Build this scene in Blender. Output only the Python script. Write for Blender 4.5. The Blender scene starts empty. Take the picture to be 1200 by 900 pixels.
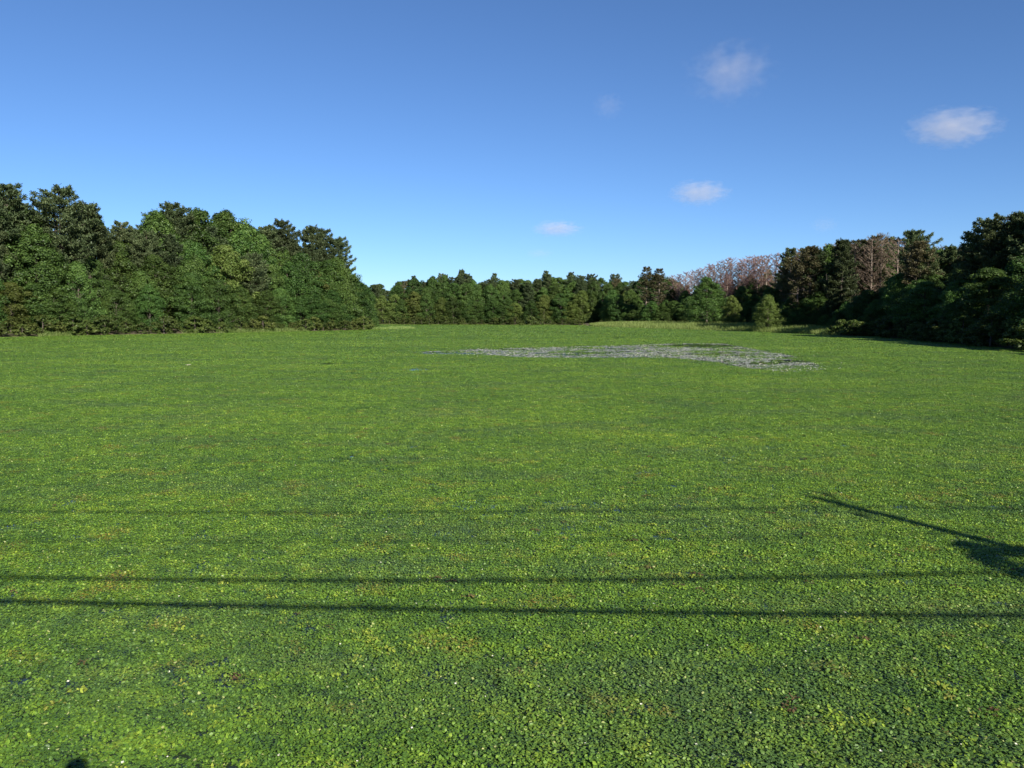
import bpy, math, random
import numpy as np
from mathutils import Vector

R = math.radians
rng = np.random.default_rng(11)
random.seed(11)
scene = bpy.context.scene
col = scene.collection

# ------------------------------------------------------------------ camera
W, H = 1200.0, 900.0            # photograph size, used to turn pixels into directions
FPX = 942.0
HORIZON = 371.0
CAM_H = 3.8
PITCH = math.atan((450.0 - HORIZON) / FPX)
cam = bpy.data.cameras.new('camera')
cam.sensor_width = 36.0
cam.lens = 36.0 * FPX / W
cam.clip_start = 0.05
cam.clip_end = 30000.0
cam_o = bpy.data.objects.new('camera', cam)
col.objects.link(cam_o)
cam_o.location = (0, 0, CAM_H)
cam_o.rotation_euler = (R(90) - PITCH, 0, 0)
scene.camera = cam_o

# ------------------------------------------------------------------ world, sun, exposure
SUN_EL, SUN_AZ = R(26.0), R(27.5)      # sun stands behind the viewer, to the right
SUN = np.array([math.sin(SUN_AZ) * math.cos(SUN_EL), -math.cos(SUN_AZ) * math.cos(SUN_EL), math.sin(SUN_EL)])
world = bpy.data.worlds.new('World')
scene.world = world
world.use_nodes = True
wn, wl = world.node_tree.nodes, world.node_tree.links
wn.clear()
sky = wn.new('ShaderNodeTexSky')
sky.sky_type = 'NISHITA'
sky.sun_disc = False
sky.sun_elevation = SUN_EL
sky.sun_rotation = math.pi - SUN_AZ
sky.altitude = 0.0
sky.air_density = 0.72
sky.dust_density = 0.2
sky.ozone_density = 7.2
bg = wn.new('ShaderNodeBackground')
bg.inputs['Strength'].default_value = 0.07
wo = wn.new('ShaderNodeOutputWorld')
wl.new(sky.outputs[0], bg.inputs['Color'])
wl.new(bg.outputs[0], wo.inputs['Surface'])

sun = bpy.data.lights.new('sun', 'SUN')
sun.energy = 5.0
sun.angle = R(0.45)
sun.color = (1.0, 0.93, 0.80)
sun_o = bpy.data.objects.new('sun', sun)
col.objects.link(sun_o)
sun_o.rotation_euler = Vector(SUN).to_track_quat('Z', 'Y').to_euler()
sun_o.location = (20, -40, 60)

vs = scene.view_settings
vs.view_transform = 'Standard'
vs.look = 'None'
vs.exposure = 1.0
vs.gamma = 1.0
scene.cycles.max_bounces = 8
scene.cycles.transmission_bounces = 4
scene.cycles.volume_bounces = 1

# ------------------------------------------------------------------ helpers
def ray(px, py):
    x, y, z = (px - 600.0) / FPX, 1.0, -(py - 450.0) / FPX
    c, s = math.cos(-PITCH), math.sin(-PITCH)
    return np.array([x, y * c - z * s, y * s + z * c])

def ground(px, py, z=0.0):
    d = ray(px, py)
    t = (z - CAM_H) / d[2]
    return np.array([0, 0, CAM_H]) + d * t

def top_height(px, py, dist):
    """height above the water of something dist metres ahead that reaches picture row py"""
    d = ray(px, py)
    return CAM_H + d[2] / d[1] * dist

def px_of(x, y):
    return 600.0 + FPX * x / (y * math.cos(PITCH))

def new_obj(name, mesh, mat=None, parent=None):
    o = bpy.data.objects.new(name, mesh)
    col.objects.link(o)
    if mat is not None and mesh is not None and len(mesh.materials) == 0:
        mesh.materials.append(mat)
    if parent is not None:
        o.parent = parent
    return o

def empty(name, loc=(0, 0, 0), rz=0.0, s=1.0):
    o = bpy.data.objects.new(name, None)
    col.objects.link(o)
    o.empty_display_size = 0.3
    o.location = loc
    o.rotation_euler = (0, 0, rz)
    o.scale = (s, s, s) if np.isscalar(s) else s
    return o

def tag(o, label=None, cat=None, group=None, kind=None):
    if label: o['label'] = label
    if cat: o['category'] = cat
    if group: o['group'] = group
    if kind: o['kind'] = kind
    return o

def mesh_np(name, verts, faces_flat, nper, smooth=False):
    """verts Nx3, faces as flat index array with nper corners each"""
    me = bpy.data.meshes.new(name)
    verts = np.ascontiguousarray(verts, dtype=np.float32)
    faces_flat = np.ascontiguousarray(faces_flat, dtype=np.int32).ravel()
    nf = len(faces_flat) // nper
    me.vertices.add(len(verts)); me.vertices.foreach_set('co', verts.ravel())
    me.loops.add(len(faces_flat)); me.loops.foreach_set('vertex_index', faces_flat)
    me.polygons.add(nf); me.polygons.foreach_set('loop_start', np.arange(0, nf * nper, nper, dtype=np.int32))
    me.update(calc_edges=True)
    me.validate()
    if smooth:
        me.polygons.foreach_set('use_smooth', np.ones(nf, dtype=bool))
    return me

def quads_mesh(name, q):
    q = np.asarray(q).reshape(-1, 4, 3)
    return mesh_np(name, q.reshape(-1, 3), np.arange(len(q) * 4), 4)

def norm(v):
    return v / np.maximum(np.linalg.norm(v, axis=-1, keepdims=True), 1e-9)

def leaf_quads(P, N, size, aspect=0.65, r=rng):
    """kite shaped leaves centred on P with normals N"""
    n = len(P)
    N = norm(N)
    a = norm(np.cross(N, norm(r.normal(size=(n, 3)))))
    b = np.cross(N, a)
    s = np.asarray(size).reshape(-1, 1) * 0.5
    droop = N * s * 0.35
    return np.stack([P - a * s - droop, P + b * s * aspect, P + a * s - droop, P - b * s * aspect], axis=1)

class Tubes:
    """collects tapered tubes into one mesh"""
    def __init__(self): self.v, self.f, self.n = [], [], 0
    def add(self, pts, rad, seg=6):
        pts = np.asarray(pts, float); rad = np.asarray(rad, float)
        k = len(pts)
        t = np.gradient(pts, axis=0); t = norm(t)
        ref = np.array([0.0, 0, 1]) if abs(t[0][2]) < 0.8 else np.array([1.0, 0, 0])
        a = norm(np.cross(t, ref)); b = np.cross(t, a)
        ang = np.linspace(0, 2 * math.pi, seg, endpoint=False)
        ring = pts[:, None] + rad[:, None, None] * (np.cos(ang)[None, :, None] * a[:, None] + np.sin(ang)[None, :, None] * b[:, None])
        self.v.append(ring.reshape(-1, 3))
        i = np.arange(k - 1)[:, None]; j = np.arange(seg)[None, :]
        j2 = (j + 1) % seg
        f = np.stack([i * seg + j, i * seg + j2, (i + 1) * seg + j2, (i + 1) * seg + j], axis=-1).reshape(-1, 4) + self.n
        self.f.append(f); self.n += k * seg
    def mesh(self, name):
        return mesh_np(name, np.concatenate(self.v), np.concatenate(self.f), 4, smooth=True)

# ------------------------------------------------------------------ materials
def mat_new(name):
    m = bpy.data.materials.new(name); m.use_nodes = True
    nt = m.node_tree; nt.nodes.clear()
    out = nt.nodes.new('ShaderNodeOutputMaterial')
    return m, nt.nodes, nt.links, out

def ramp(nodes, stops, interp='LINEAR'):
    n = nodes.new('ShaderNodeValToRGB')
    n.color_ramp.interpolation = interp
    e = n.color_ramp.elements
    while len(e) < len(stops): e.new(0.5)
    for el, (p, c) in zip(e, stops):
        el.position = p; el.color = (*c, 1) if len(c) == 3 else c
    return n

def noise(nodes, links, vec, scale, detail=3.0, rough=0.55):
    n = nodes.new('ShaderNodeTexNoise')
    n.inputs['Scale'].default_value = scale
    n.inputs['Detail'].default_value = detail
    n.inputs['Roughness'].default_value = rough
    if vec is not None: links.new(vec, n.inputs['Vector'])
    return n

def mix(nodes, links, fac, a, b, blend='MIX'):
    n = nodes.new('ShaderNodeMix'); n.data_type = 'RGBA'; n.blend_type = blend
    for sock, v in ((n.inputs[0], fac), (n.inputs[6], a), (n.inputs[7], b)):
        if isinstance(v, (int, float)): sock.default_value = v
        elif isinstance(v, tuple): sock.default_value = (*v, 1)
        else: links.new(v, sock)
    return n.outputs[2]

def foliage_mat(name, dark, mid, light, trans=0.35, rough=0.5, tint=None, gloss=0.25):
    """leaf colour varies leaf by leaf, clump by clump and tree by tree"""
    m, n, l, out = mat_new(name)
    geo = n.new('ShaderNodeNewGeometry'); info = n.new('ShaderNodeObjectInfo')
    nz = noise(n, l, geo.outputs['Position'], 0.35, 2.0)
    add = n.new('ShaderNodeMath'); add.operation = 'MULTIPLY_ADD'
    l.new(geo.outputs['Random Per Island'], add.inputs[0]); add.inputs[1].default_value = 0.55
    l.new(nz.outputs['Fac'], add.inputs[2])
    sub = n.new('ShaderNodeMath'); sub.operation = 'SUBTRACT'; l.new(add.outputs[0], sub.inputs[0]); sub.inputs[1].default_value = 0.28
    rp = ramp(n, [(0.15, dark), (0.5, mid), (0.85, light)]); l.new(sub.outputs[0], rp.inputs[0])
    hsv = n.new('ShaderNodeHueSaturation')
    mr = n.new('ShaderNodeMapRange'); l.new(info.outputs['Random'], mr.inputs[0]); mr.inputs[3].default_value = 0.475; mr.inputs[4].default_value = 0.504
    l.new(mr.outputs[0], hsv.inputs['Hue'])
    mv = n.new('ShaderNodeMath'); mv.operation = 'MULTIPLY'; l.new(info.outputs['Random'], mv.inputs[0]); mv.inputs[1].default_value = 7.31
    fr = n.new('ShaderNodeMath'); fr.operation = 'FRACT'; l.new(mv.outputs[0], fr.inputs[0])
    mr2 = n.new('ShaderNodeMapRange'); l.new(fr.outputs[0], mr2.inputs[0]); mr2.inputs[3].default_value = 0.7; mr2.inputs[4].default_value = 1.3
    l.new(mr2.outputs[0], hsv.inputs['Value']); l.new(rp.outputs[0], hsv.inputs['Color'])
    p = n.new('ShaderNodeBsdfPrincipled'); l.new(hsv.outputs[0], p.inputs['Base Color'])
    p.inputs['Roughness'].default_value = rough
    p.inputs['Specular IOR Level'].default_value = gloss
    tr = n.new('ShaderNodeBsdfTranslucent')
    tc = mix(n, l, 1.0, hsv.outputs[0], (1.25, 1.3, 0.6), 'MULTIPLY'); l.new(tc, tr.inputs['Color'])
    ms = n.new('ShaderNodeMixShader'); ms.inputs[0].default_value = trans
    l.new(p.outputs[0], ms.inputs[1]); l.new(tr.outputs[0], ms.inputs[2]); l.new(ms.outputs[0], out.inputs['Surface'])
    return m

def bark_mat(name, c1, c2, scale=6.0):
    m, n, l, out = mat_new(name)
    tc = n.new('ShaderNodeTexCoord'); mp = n.new('ShaderNodeMapping'); mp.inputs['Scale'].default_value = (1, 1, 0.2)
    l.new(tc.outputs['Object'], mp.inputs[0])
    nz = noise(n, l, mp.outputs[0], scale, 5.0, 0.65)
    rp = ramp(n, [(0.3, c1), (0.7, c2)]); l.new(nz.outputs['Fac'], rp.inputs[0])
    p = n.new('ShaderNodeBsdfPrincipled'); l.new(rp.outputs[0], p.inputs['Base Color']); p.inputs['Roughness'].default_value = 0.9
    bp = n.new('ShaderNodeBump'); bp.inputs['Strength'].default_value = 0.6; bp.inputs['Distance'].default_value = 0.03
    l.new(nz.outputs['Fac'], bp.inputs['Height']); l.new(bp.outputs[0], p.inputs['Normal'])
    l.new(p.outputs[0], out.inputs['Surface'])
    return m

def simple_mat(name, c1, c2, scale=8.0, rough=0.7, metallic=0.0):
    m, n, l, out = mat_new(name)
    tc = n.new('ShaderNodeTexCoord'); nz = noise(n, l, tc.outputs['Object'], scale, 5.0)
    rp = ramp(n, [(0.3, c1), (0.7, c2)]); l.new(nz.outputs['Fac'], rp.inputs[0])
    p = n.new('ShaderNodeBsdfPrincipled'); l.new(rp.outputs[0], p.inputs['Base Color'])
    p.inputs['Roughness'].default_value = rough; p.inputs['Metallic'].default_value = metallic
    l.new(p.outputs[0], out.inputs['Surface'])
    return m

M_BROAD = foliage_mat('broadleaf_foliage', (0.028, 0.061, 0.017), (0.052, 0.110, 0.026), (0.100, 0.178, 0.042), 0.32)
M_LIGHT = foliage_mat('pale_foliage', (0.055, 0.09, 0.020), (0.095, 0.14, 0.033), (0.15, 0.19, 0.055), 0.35)
M_PINE = foliage_mat('pine_foliage', (0.036, 0.058, 0.027), (0.064, 0.096, 0.042), (0.110, 0.145, 0.064), 0.18, 0.55)
M_OLIVE = foliage_mat('browning_pine_foliage', (0.055, 0.055, 0.025), (0.085, 0.085, 0.040), (0.14, 0.13, 0.065), 0.18, 0.6)
M_SHRUB = foliage_mat('shrub_foliage', (0.035, 0.060, 0.013), (0.060, 0.095, 0.021), (0.11, 0.14, 0.040), 0.3)
M_DEAD = foliage_mat('dead_needles', (0.16, 0.095, 0.078), (0.26, 0.165, 0.138), (0.38, 0.26, 0.22), 0.12, 0.9, gloss=0.1)
M_DEADGREY = foliage_mat('dead_grey_twigs', (0.10, 0.075, 0.05), (0.17, 0.135, 0.095), (0.26, 0.21, 0.155), 0.12, 0.9, gloss=0.1)
M_GRASS = foliage_mat('marsh_grass_blades', (0.09, 0.15, 0.035), (0.14, 0.21, 0.055), (0.23, 0.29, 0.10), 0.35)
M_BARK = bark_mat('grey_brown_bark', (0.045, 0.036, 0.028), (0.12, 0.10, 0.08))
M_PALEBARK = bark_mat('weathered_pale_bark', (0.24, 0.20, 0.16), (0.46, 0.41, 0.35))
M_DEADBARK = bark_mat('dead_grey_bark', (0.11, 0.085, 0.07), (0.27, 0.22, 0.18))
M_POLE = bark_mat('pole_timber', (0.07, 0.05, 0.035), (0.16, 0.12, 0.09))
M_METAL = simple_mat('galvanised_steel', (0.25, 0.25, 0.25), (0.38, 0.38, 0.37), 20, 0.45, 0.8)
M_RUBBER = simple_mat('black_cable_sheath', (0.012, 0.012, 0.012), (0.03, 0.03, 0.03), 20, 0.6)
M_CERAMIC = simple_mat('brown_ceramic', (0.06, 0.03, 0.02), (0.1, 0.05, 0.03), 20, 0.25)

# ------------------------------------------------------------------ pond outline (metres; camera stands over the origin)
def G(px, py): return ground(px, py)[:2]
LEFT_BANK = [np.array(p, float) for p in [(-118, 6), (-122, 60), (-116, 110), (-108, 135)]] + \
            [G(0, 395.5), G(60, 394.3), G(120, 393.0), G(180, 392.0), G(240, 391.0), G(300, 389.8), G(360, 388.6), G(410, 387.4), G(440, 386.4)]
tip = LEFT_BANK[-1]
COVE = [tip + np.array([-4, 12]), tip + np.array([-20, 40]), np.array([-95, 320.0]), np.array([-120, 355.0])]
FAR_BANK = [np.array(p, float) for p in [(-100, 366), (-62, 366), (-40, 362), (0, 357), (20, 350), (30, 335)]]
SPIT = [G(694, 383.0), G(745, 384.6), G(800, 386.2), G(850, 387.8), G(900, 389.8), G(950, 392.0), G(985, 394.0)]
RIGHT_BANK = [np.array(p, float) for p in [(69, 152), (65, 130), (60.5, 105), (57, 85), (52, 60), (46, 30), (38, 12), (30, 6)]]
NEAR = [np.array(p, float) for p in [(16, 5.4), (0, 5.0), (-20, 5.2), (-60, 5.4)]]
POND = np.array(LEFT_BANK + COVE + FAR_BANK + SPIT + RIGHT_BANK + NEAR)

def pond_dist(P):
    """signed distance to the shore, positive on land"""
    P = np.asarray(P, float)
    A = POND; B = np.roll(POND, -1, axis=0)
    dmin = np.full(len(P), 1e9); inside = np.zeros(len(P), bool)
    for a, b in zip(A, B):
        ab = b - a
        t = np.clip(((P - a) @ ab) / (ab @ ab), 0, 1)
        d = np.linalg.norm(P - (a + t[:, None] * ab), axis=1)
        dmin = np.minimum(dmin, d)
        c = ((a[1] > P[:, 1]) != (b[1] > P[:, 1]))
        with np.errstate(divide='ignore', invalid='ignore'):
            xi = (b[0] - a[0]) * (P[:, 1] - a[1]) / (b[1] - a[1]) + a[0]
        inside ^= c & (P[:, 0] < xi)
    return np.where(inside, -dmin, dmin)

def smooth_noise(x, y, s, seed=0):
    a = seed * 1.7
    return (np.sin(x / s + 1.3 * np.sin(y / s * 0.7 + a) + a) + np.sin(y / s * 1.1 + 1.1 * np.sin(x / s * 0.8 + a * 2) + a * 3)
            + 0.6 * np.sin((x + y) / s * 1.9 + a) + 0.6 * np.sin((x - y) / s * 2.3 + 2 * a)) / 3.2

def land_height(P):
    P = np.asarray(P, float)
    d = pond_dist(P)
    z = np.where(d > 0, 0.10 + np.minimum(d, 6) * 0.10 + np.clip(d - 6, 0, 60) * 0.03, np.maximum(d * 0.35, -2.0) + 0.05)
    z = z + np.where(d > 3, 0.25 * smooth_noise(P[:, 0], P[:, 1], 9.0, 2), 0)
    # causeway carrying the road, beside which the photograph was taken
    cw = np.clip((5.0 - P[:, 1]) / 3.2, 0, 1) * np.clip((P[:, 1] + 22) / 6, 0, 1)
    return np.where(P[:, 1] < 5.6, z * (1 - cw) + 2.2 * cw, z)

def axis(lo, hi, step, far):
    core = np.arange(lo, hi + step, step)
    ext = np.array([15, 40, 90, 200, 500, 1200, far])
    return np.concatenate([lo - ext[::-1], core, core[-1] + ext])
gx = axis(-200, 190, 3.0, 4000); gy = np.concatenate([[-4000, -900, -250, -80, -40], np.arange(-24, 12, 1.0), np.arange(12, 470, 3.0), [490, 530, 600, 900, 1700, 4500]])
GX, GY = np.meshgrid(gx, gy)
PP = np.stack([GX.ravel(), GY.ravel()], 1)
Z = land_height(PP)
nx, ny = len(gx), len(gy)
ii, jj = np.meshgrid(np.arange(nx - 1), np.arange(ny - 1))
q = np.stack([jj * nx + ii, jj * nx + ii + 1, (jj + 1) * nx + ii + 1, (jj + 1) * nx + ii], -1).reshape(-1, 4)
m, n, l, out = mat_new('forest_floor')
geo = n.new('ShaderNodeNewGeometry')
n1 = noise(n, l, geo.outputs['Position'], 0.25, 5); n2 = noise(n, l, geo.outputs['Position'], 3.0, 5, 0.7)
rp = ramp(n, [(0.3, (0.05, 0.055, 0.02)), (0.5, (0.07, 0.055, 0.03)), (0.7, (0.06, 0.075, 0.02))])
l.new(n1.outputs['Fac'], rp.inputs[0])
c = mix(n, l, 0.5, rp.outputs[0], n2.outputs['Color'], 'SOFT_LIGHT')
p = n.new('ShaderNodeBsdfPrincipled'); l.new(c, p.inputs['Base Color']); p.inputs['Roughness'].default_value = 0.95
bp = n.new('ShaderNodeBump'); bp.inputs['Distance'].default_value = 0.08; l.new(n2.outputs['Fac'], bp.inputs['Height']); l.new(bp.outputs[0], p.inputs['Normal'])
l.new(p.outputs[0], out.inputs['Surface'])
tag(new_obj('ground', mesh_np('ground', np.column_stack([PP, Z]), q, 4, True), m), 'wooded shore and causeway around the pond', kind='structure')

# water sheet
m, n, l, out = mat_new('pond_water')
geo = n.new('ShaderNodeNewGeometry')
mp = n.new('ShaderNodeMapping'); mp.inputs['Scale'].default_value = (0.5, 1.0, 1); l.new(geo.outputs['Position'], mp.inputs[0])
w1 = noise(n, l, mp.outputs[0], 3.0, 3); w2 = noise(n, l, geo.outputs['Position'], 0.045, 3)
p = n.new('ShaderNodeBsdfPrincipled'); p.inputs['Base Color'].default_value = (0.020, 0.032, 0.018, 1)
p.inputs['IOR'].default_value = 1.33
rr = n.new('ShaderNodeMapRange'); l.new(w2.outputs['Fac'], rr.inputs[0]); rr.inputs[1].default_value = 0.4; rr.inputs[2].default_value = 0.6
rr.inputs[3].default_value = 0.03; rr.inputs[4].default_value = 0.12; l.new(rr.outputs[0], p.inputs['Roughness'])
bp = n.new('ShaderNodeBump'); bp.inputs['Strength'].default_value = 1.0; bp.inputs['Distance'].default_value = 0.007
l.new(w1.outputs['Fac'], bp.inputs['Height']); l.new(bp.outputs[0], p.inputs['Normal'])
l.new(p.outputs[0], out.inputs['Surface'])
wv = np.array([(-260, 4, 0), (240, 4, 0), (240, 480, 0), (-260, 480, 0)], float)
tag(new_obj('water', mesh_np('water', wv, np.arange(4), 4), m), 'dark still pond water between the floating leaves', kind='structure')

# road on the causeway behind the viewer
m_as = simple_mat('asphalt', (0.04, 0.04, 0.042), (0.065, 0.063, 0.06), 30, 0.9)
rx0, rx1 = -400.0, 400.0
rv = np.array([(rx0, -9.5, 2.26), (rx1, -9.5, 2.26), (rx1, -2.4, 2.26), (rx0, -2.4, 2.26), (rx0, -9.5, 2.1), (rx1, -9.5, 2.1), (rx1, -2.4, 2.1), (rx0, -2.4, 2.1)])
tag(new_obj('road', mesh_np('road', rv, [0, 1, 2, 3, 0, 4, 5, 1, 1, 5, 6, 2, 2, 6, 7, 3, 3, 7, 4, 0], 4), m_as), kind='structure')
m_ln = simple_mat('road_paint', (0.6, 0.6, 0.58), (0.78, 0.78, 0.75), 20, 0.8)
for yy in (-9.2, -2.75):
    lv = np.array([(rx0, yy, 2.264), (rx1, yy, 2.264), (rx1, yy + 0.1, 2.264), (rx0, yy + 0.1, 2.264)])
    tag(new_obj('road_edge_line', mesh_np('road_edge_line', lv, np.arange(4), 4), m_ln), kind='structure')

# ------------------------------------------------------------------ tree prototypes (meshes only; things are placed below)
def bend_trunk(T, H_, r0, r, lean=0.03, k=9, top=0.9):
    z = np.linspace(-0.5, H_ * top, k)
    off = np.cumsum(r.normal(0, lean * H_ / k, (k, 2)), 0); off[:2] = 0
    pts = np.column_stack([off, z]); rad = r0 * (1 - 0.9 * np.linspace(0, 1, k)) + 0.02
    rad[0] *= 1.35
    T.add(pts, rad, 7)
    return lambda zz: np.array([np.interp(zz, z, off[:, 0]), np.interp(zz, z, off[:, 1]), zz])

def broad_proto(seed, H_=20.0, Rr=5.0, base=0.06, nclump=150, nleaf=120, leaf=0.42, top_bulge=0.55, name='crown'):
    r = np.random.default_rng(seed)
    T = Tubes(); at = bend_trunk(T, H_, H_ * 0.016 + 0.04, r, top=0.86)
    ph = r.uniform(0, 6.28, 5); lob = r.uniform(0.08, 0.2, 5)
    P, N, S = [], [], []
    for i in range(nclump):
        t = r.uniform(0, 1) ** 0.85
        a = r.uniform(0, 2 * math.pi)
        env = (math.sin(math.pi * min(1, (0.18 + 0.82 * t) ** (0.8 / top_bulge * 0.6)))) ** 0.6 if t < 0.999 else 0
        env *= 1 + sum(lb * math.sin((k + 1) * a + p_ + 5 * t) for k, (lb, p_) in enumerate(zip(lob, ph)))
        rr_ = Rr * env * (0.35 + 0.65 * math.sqrt(r.uniform()))
        zc = H_ * (base + (1 - base) * t * 0.97)
        c = at(min(zc, H_ * 0.85)); c = np.array([c[0] + rr_ * math.cos(a), c[1] + rr_ * math.sin(a), zc])
        rc = r.uniform(0.042, 0.092) * H_ * (1.1 - 0.45 * t) * (Rr / (0.25 * H_)) ** 0.5
        k = max(8, int(nleaf * r.uniform(0.6, 1.3)))
        d = norm(r.normal(size=(k, 3)) + np.array([math.cos(a) * 0.35, math.sin(a) * 0.35, 0.45]))
        rad = rc * (0.45 + 0.6 * np.sqrt(r.uniform(size=(k, 1))))
        rad *= 1 + 0.3 * np.sin(d[:, :1] * 7 + i) * np.cos(d[:, 1:2] * 6 + i)
        pt = c + d * rad * np.array([1.05, 1.05, 0.82])
        P.append(pt); N.append(d * 0.9 + np.array([0, 0, 0.35]) + r.normal(0, 0.45, (k, 3))); S.append(leaf * r.uniform(0.6, 1.25, k))
        if i % 8 == 0:
            s = at(max(0.12 * H_, zc - r.uniform(0.12, 0.25) * H_)); mid = (s + c) / 2 + np.array([0, 0, -0.02 * H_])
            T.add([s, mid, c], [0.006 * H_, 0.0045 * H_, 0.0015 * H_], 5)
    P = np.concatenate(P); keep = P[:, 2] > 0.15
    q_ = leaf_quads(P[keep], np.concatenate(N)[keep], np.concatenate(S)[keep], 0.7, r)
    return T.mesh('trunk'), quads_mesh('crown', q_)

def pine_proto(seed, H_=28.0, Rr=5.0, base=0.12, dead=False, dens=1.0, bare=0.0, flat_top=0.5):
    r = np.random.default_rng(seed)
    T = Tubes(); at = bend_trunk(T, H_, H_ * 0.013 + 0.03, r, lean=0.015, top=0.985)
    z = base * H_; Q = []
    sec = r.uniform(0, 6.28)
    while z < H_ * 0.985:
        t = (z / H_ - base) / (1 - base)
        prof = (min(1.0, 0.35 + 1.4 * t) if t < 0.5 else 1.0) * (1 - max(0, (t - flat_top) / (1 - flat_top)) ** 2.0 * 0.80)
        nb = r.integers(4, 7)
        a0 = r.uniform(0, 6.28)
        for b in range(nb):
            a = a0 + b * 6.283 / nb + r.normal(0, 0.22)
            if r.uniform() < 0.10 + (0.25 if t < 0.15 else 0): continue
            L = Rr * prof * r.uniform(0.68, 1.08) * (1 + 0.18 * math.sin(a * 2 + sec + t * 7))
            rise = (r.uniform(0.45, 1.05) if dead else r.uniform(-0.08, 0.22) + 0.7 * max(0, t - 0.7))
            u = np.linspace(0, 1, 6)
            dirv = np.array([math.cos(a), math.sin(a), 0]); side = np.array([-dirv[1], dirv[0], 0])
            s0 = at(z)
            pts = s0 + dirv * (u * L)[:, None] + np.array([0, 0, 1]) * ((rise * u - 0.10 * np.sin(math.pi * u) + 0.10 * u ** 3) * L)[:, None] + side * (0.08 * L * np.sin(u * 3 + b))[:, None]
            T.add(pts, np.linspace(0.0035 * H_ * (1.1 - 0.7 * t) + 0.012, 0.012, 6), 4)
            if dead:
                k = int(34 * dens * (0.4 + L / Rr))
                uu = r.uniform(0.08, 1.0, k)
                bp_ = np.stack([np.interp(uu, u, pts[:, c_]) for c_ in range(3)], 1)
                dv = norm(dirv * 0.8 + side * r.normal(0, 0.7, (k, 1)) + np.array([0, 0, 1]) * r.normal(0.6, 0.5, (k, 1)))
                ln = r.uniform(0.35, 1.1, (k, 1)) * (0.5 + 0.5 * L / Rr)
                wd = np.cross(dv, norm(r.normal(size=(k, 3)))); wd = norm(wd) * 0.024
                e = bp_ + dv * ln
                Q.append(np.stack([bp_ - wd, bp_ + wd, e + wd * 0.5, e - wd * 0.5], 1))
                kk = int(k * 0.9)
                m_ = r.uniform(0.2, 1, (kk, 1)); pp_ = bp_[:kk] + dv[:kk] * ln[:kk] * m_
                Q.append(leaf_quads(pp_, r.normal(size=(kk, 3)), r.uniform(0.12, 0.34, kk), 0.4, r))
                continue
            if r.uniform() < bare * (1 - t): continue
            k = int(62 * dens * (0.35 + L / Rr))
            uu = 1 - 0.78 * r.uniform(size=k) ** 1.25
            bp_ = np.stack([np.interp(uu, u, pts[:, c_]) for c_ in range(3)], 1)
            wdt = 0.30 * L * np.sin(math.pi * np.clip(uu * 0.82 + 0.1, 0, 1))
            c = bp_ + side * (r.uniform(-1, 1, k) * wdt)[:, None] + np.array([0, 0, 1]) * (r.normal(0.05, 0.20, k))[:, None] + r.normal(0, 0.08, (k, 3))
            nbl = 4
            C = np.repeat(c, nbl, 0); kk = len(C)
            dv = norm(dirv * 0.5 + r.normal(0, 0.75, (kk, 3)) + np.array([0, 0, 0.5]))
            ln = r.uniform(0.28, 0.55, (kk, 1))
            wd = norm(np.cross(dv, np.array([0, 0, 1.0]) + r.normal(0, 0.5, (kk, 3)))) * r.uniform(0.05, 0.10, (kk, 1))
            e = C + dv * ln
            Q.append(np.stack([C - wd * 0.5, C + wd * 0.5, e + wd, e - wd], 1))
        z += H_ * (r.uniform(0.030, 0.05) if dead else r.uniform(0.025, 0.045))
    return T.mesh('trunk'), quads_mesh('crown', np.concatenate(Q))

def snag_proto(seed, H_=10.0):
    r = np.random.default_rng(seed)
    T = Tubes(); at = bend_trunk(T, H_, 0.17, r, lean=0.12, top=1.0)
    B = Tubes()
    for i in range(16):
        z = r.uniform(0.25, 0.98) * H_; a = r.uniform(0, 6.28); L = r.uniform(0.6, 2.4) * (1.1 - z / H_ * 0.6)
        d = np.array([math.cos(a), math.sin(a), r.uniform(-0.1, 0.9)]); s = at(z)
        B.add([s, s + d * L * 0.5 + r.normal(0, 0.12, 3), s + d * L + np.array([0, 0, 0.2])], [0.06, 0.04, 0.015], 4)
    return T.mesh('trunk'), B.mesh('branches')

BROAD = [broad_proto(100 + i, 20.0, rr_, 0.03, 215, 150, 0.33, tb) for i, (rr_, tb) in enumerate([(4.6, 0.55), (5.4, 0.6), (4.2, 0.5), (5.8, 0.55), (5.0, 0.65), (4.8, 0.5)])]
PINE = [pine_proto(200 + i, 28.0, rr_, b_, dens=1.45, flat_top=ft) for i, (rr_, b_, ft) in enumerate([(5.0, 0.10, 0.45), (5.6, 0.2, 0.6), (4.8, 0.14, 0.4), (5.4, 0.22, 0.65), (4.8, 0.1, 0.35)])]
THIN = [pine_proto(240 + i, 24.0, 3.4, 0.22, dens=0.55, bare=0.75, flat_top=0.5) for i in range(3)]
DEAD = [pine_proto(260 + i, 24.0, 3.6, 0.18, dead=True, dens=1.3, flat_top=0.5) for i in range(4)]
SPARSE = [broad_proto(180, 20.0, 4.4, 0.12, 62, 46, 0.62, 0.5)]
SHRUB = [broad_proto(300 + i, 4.0, rr_, 0.02, 60, 90, 0.26, 0.5) for i, rr_ in enumerate([2.0, 2.6, 1.7, 2.3])]
SNAG = [snag_proto(330 + i) for i in range(3)]

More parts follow.
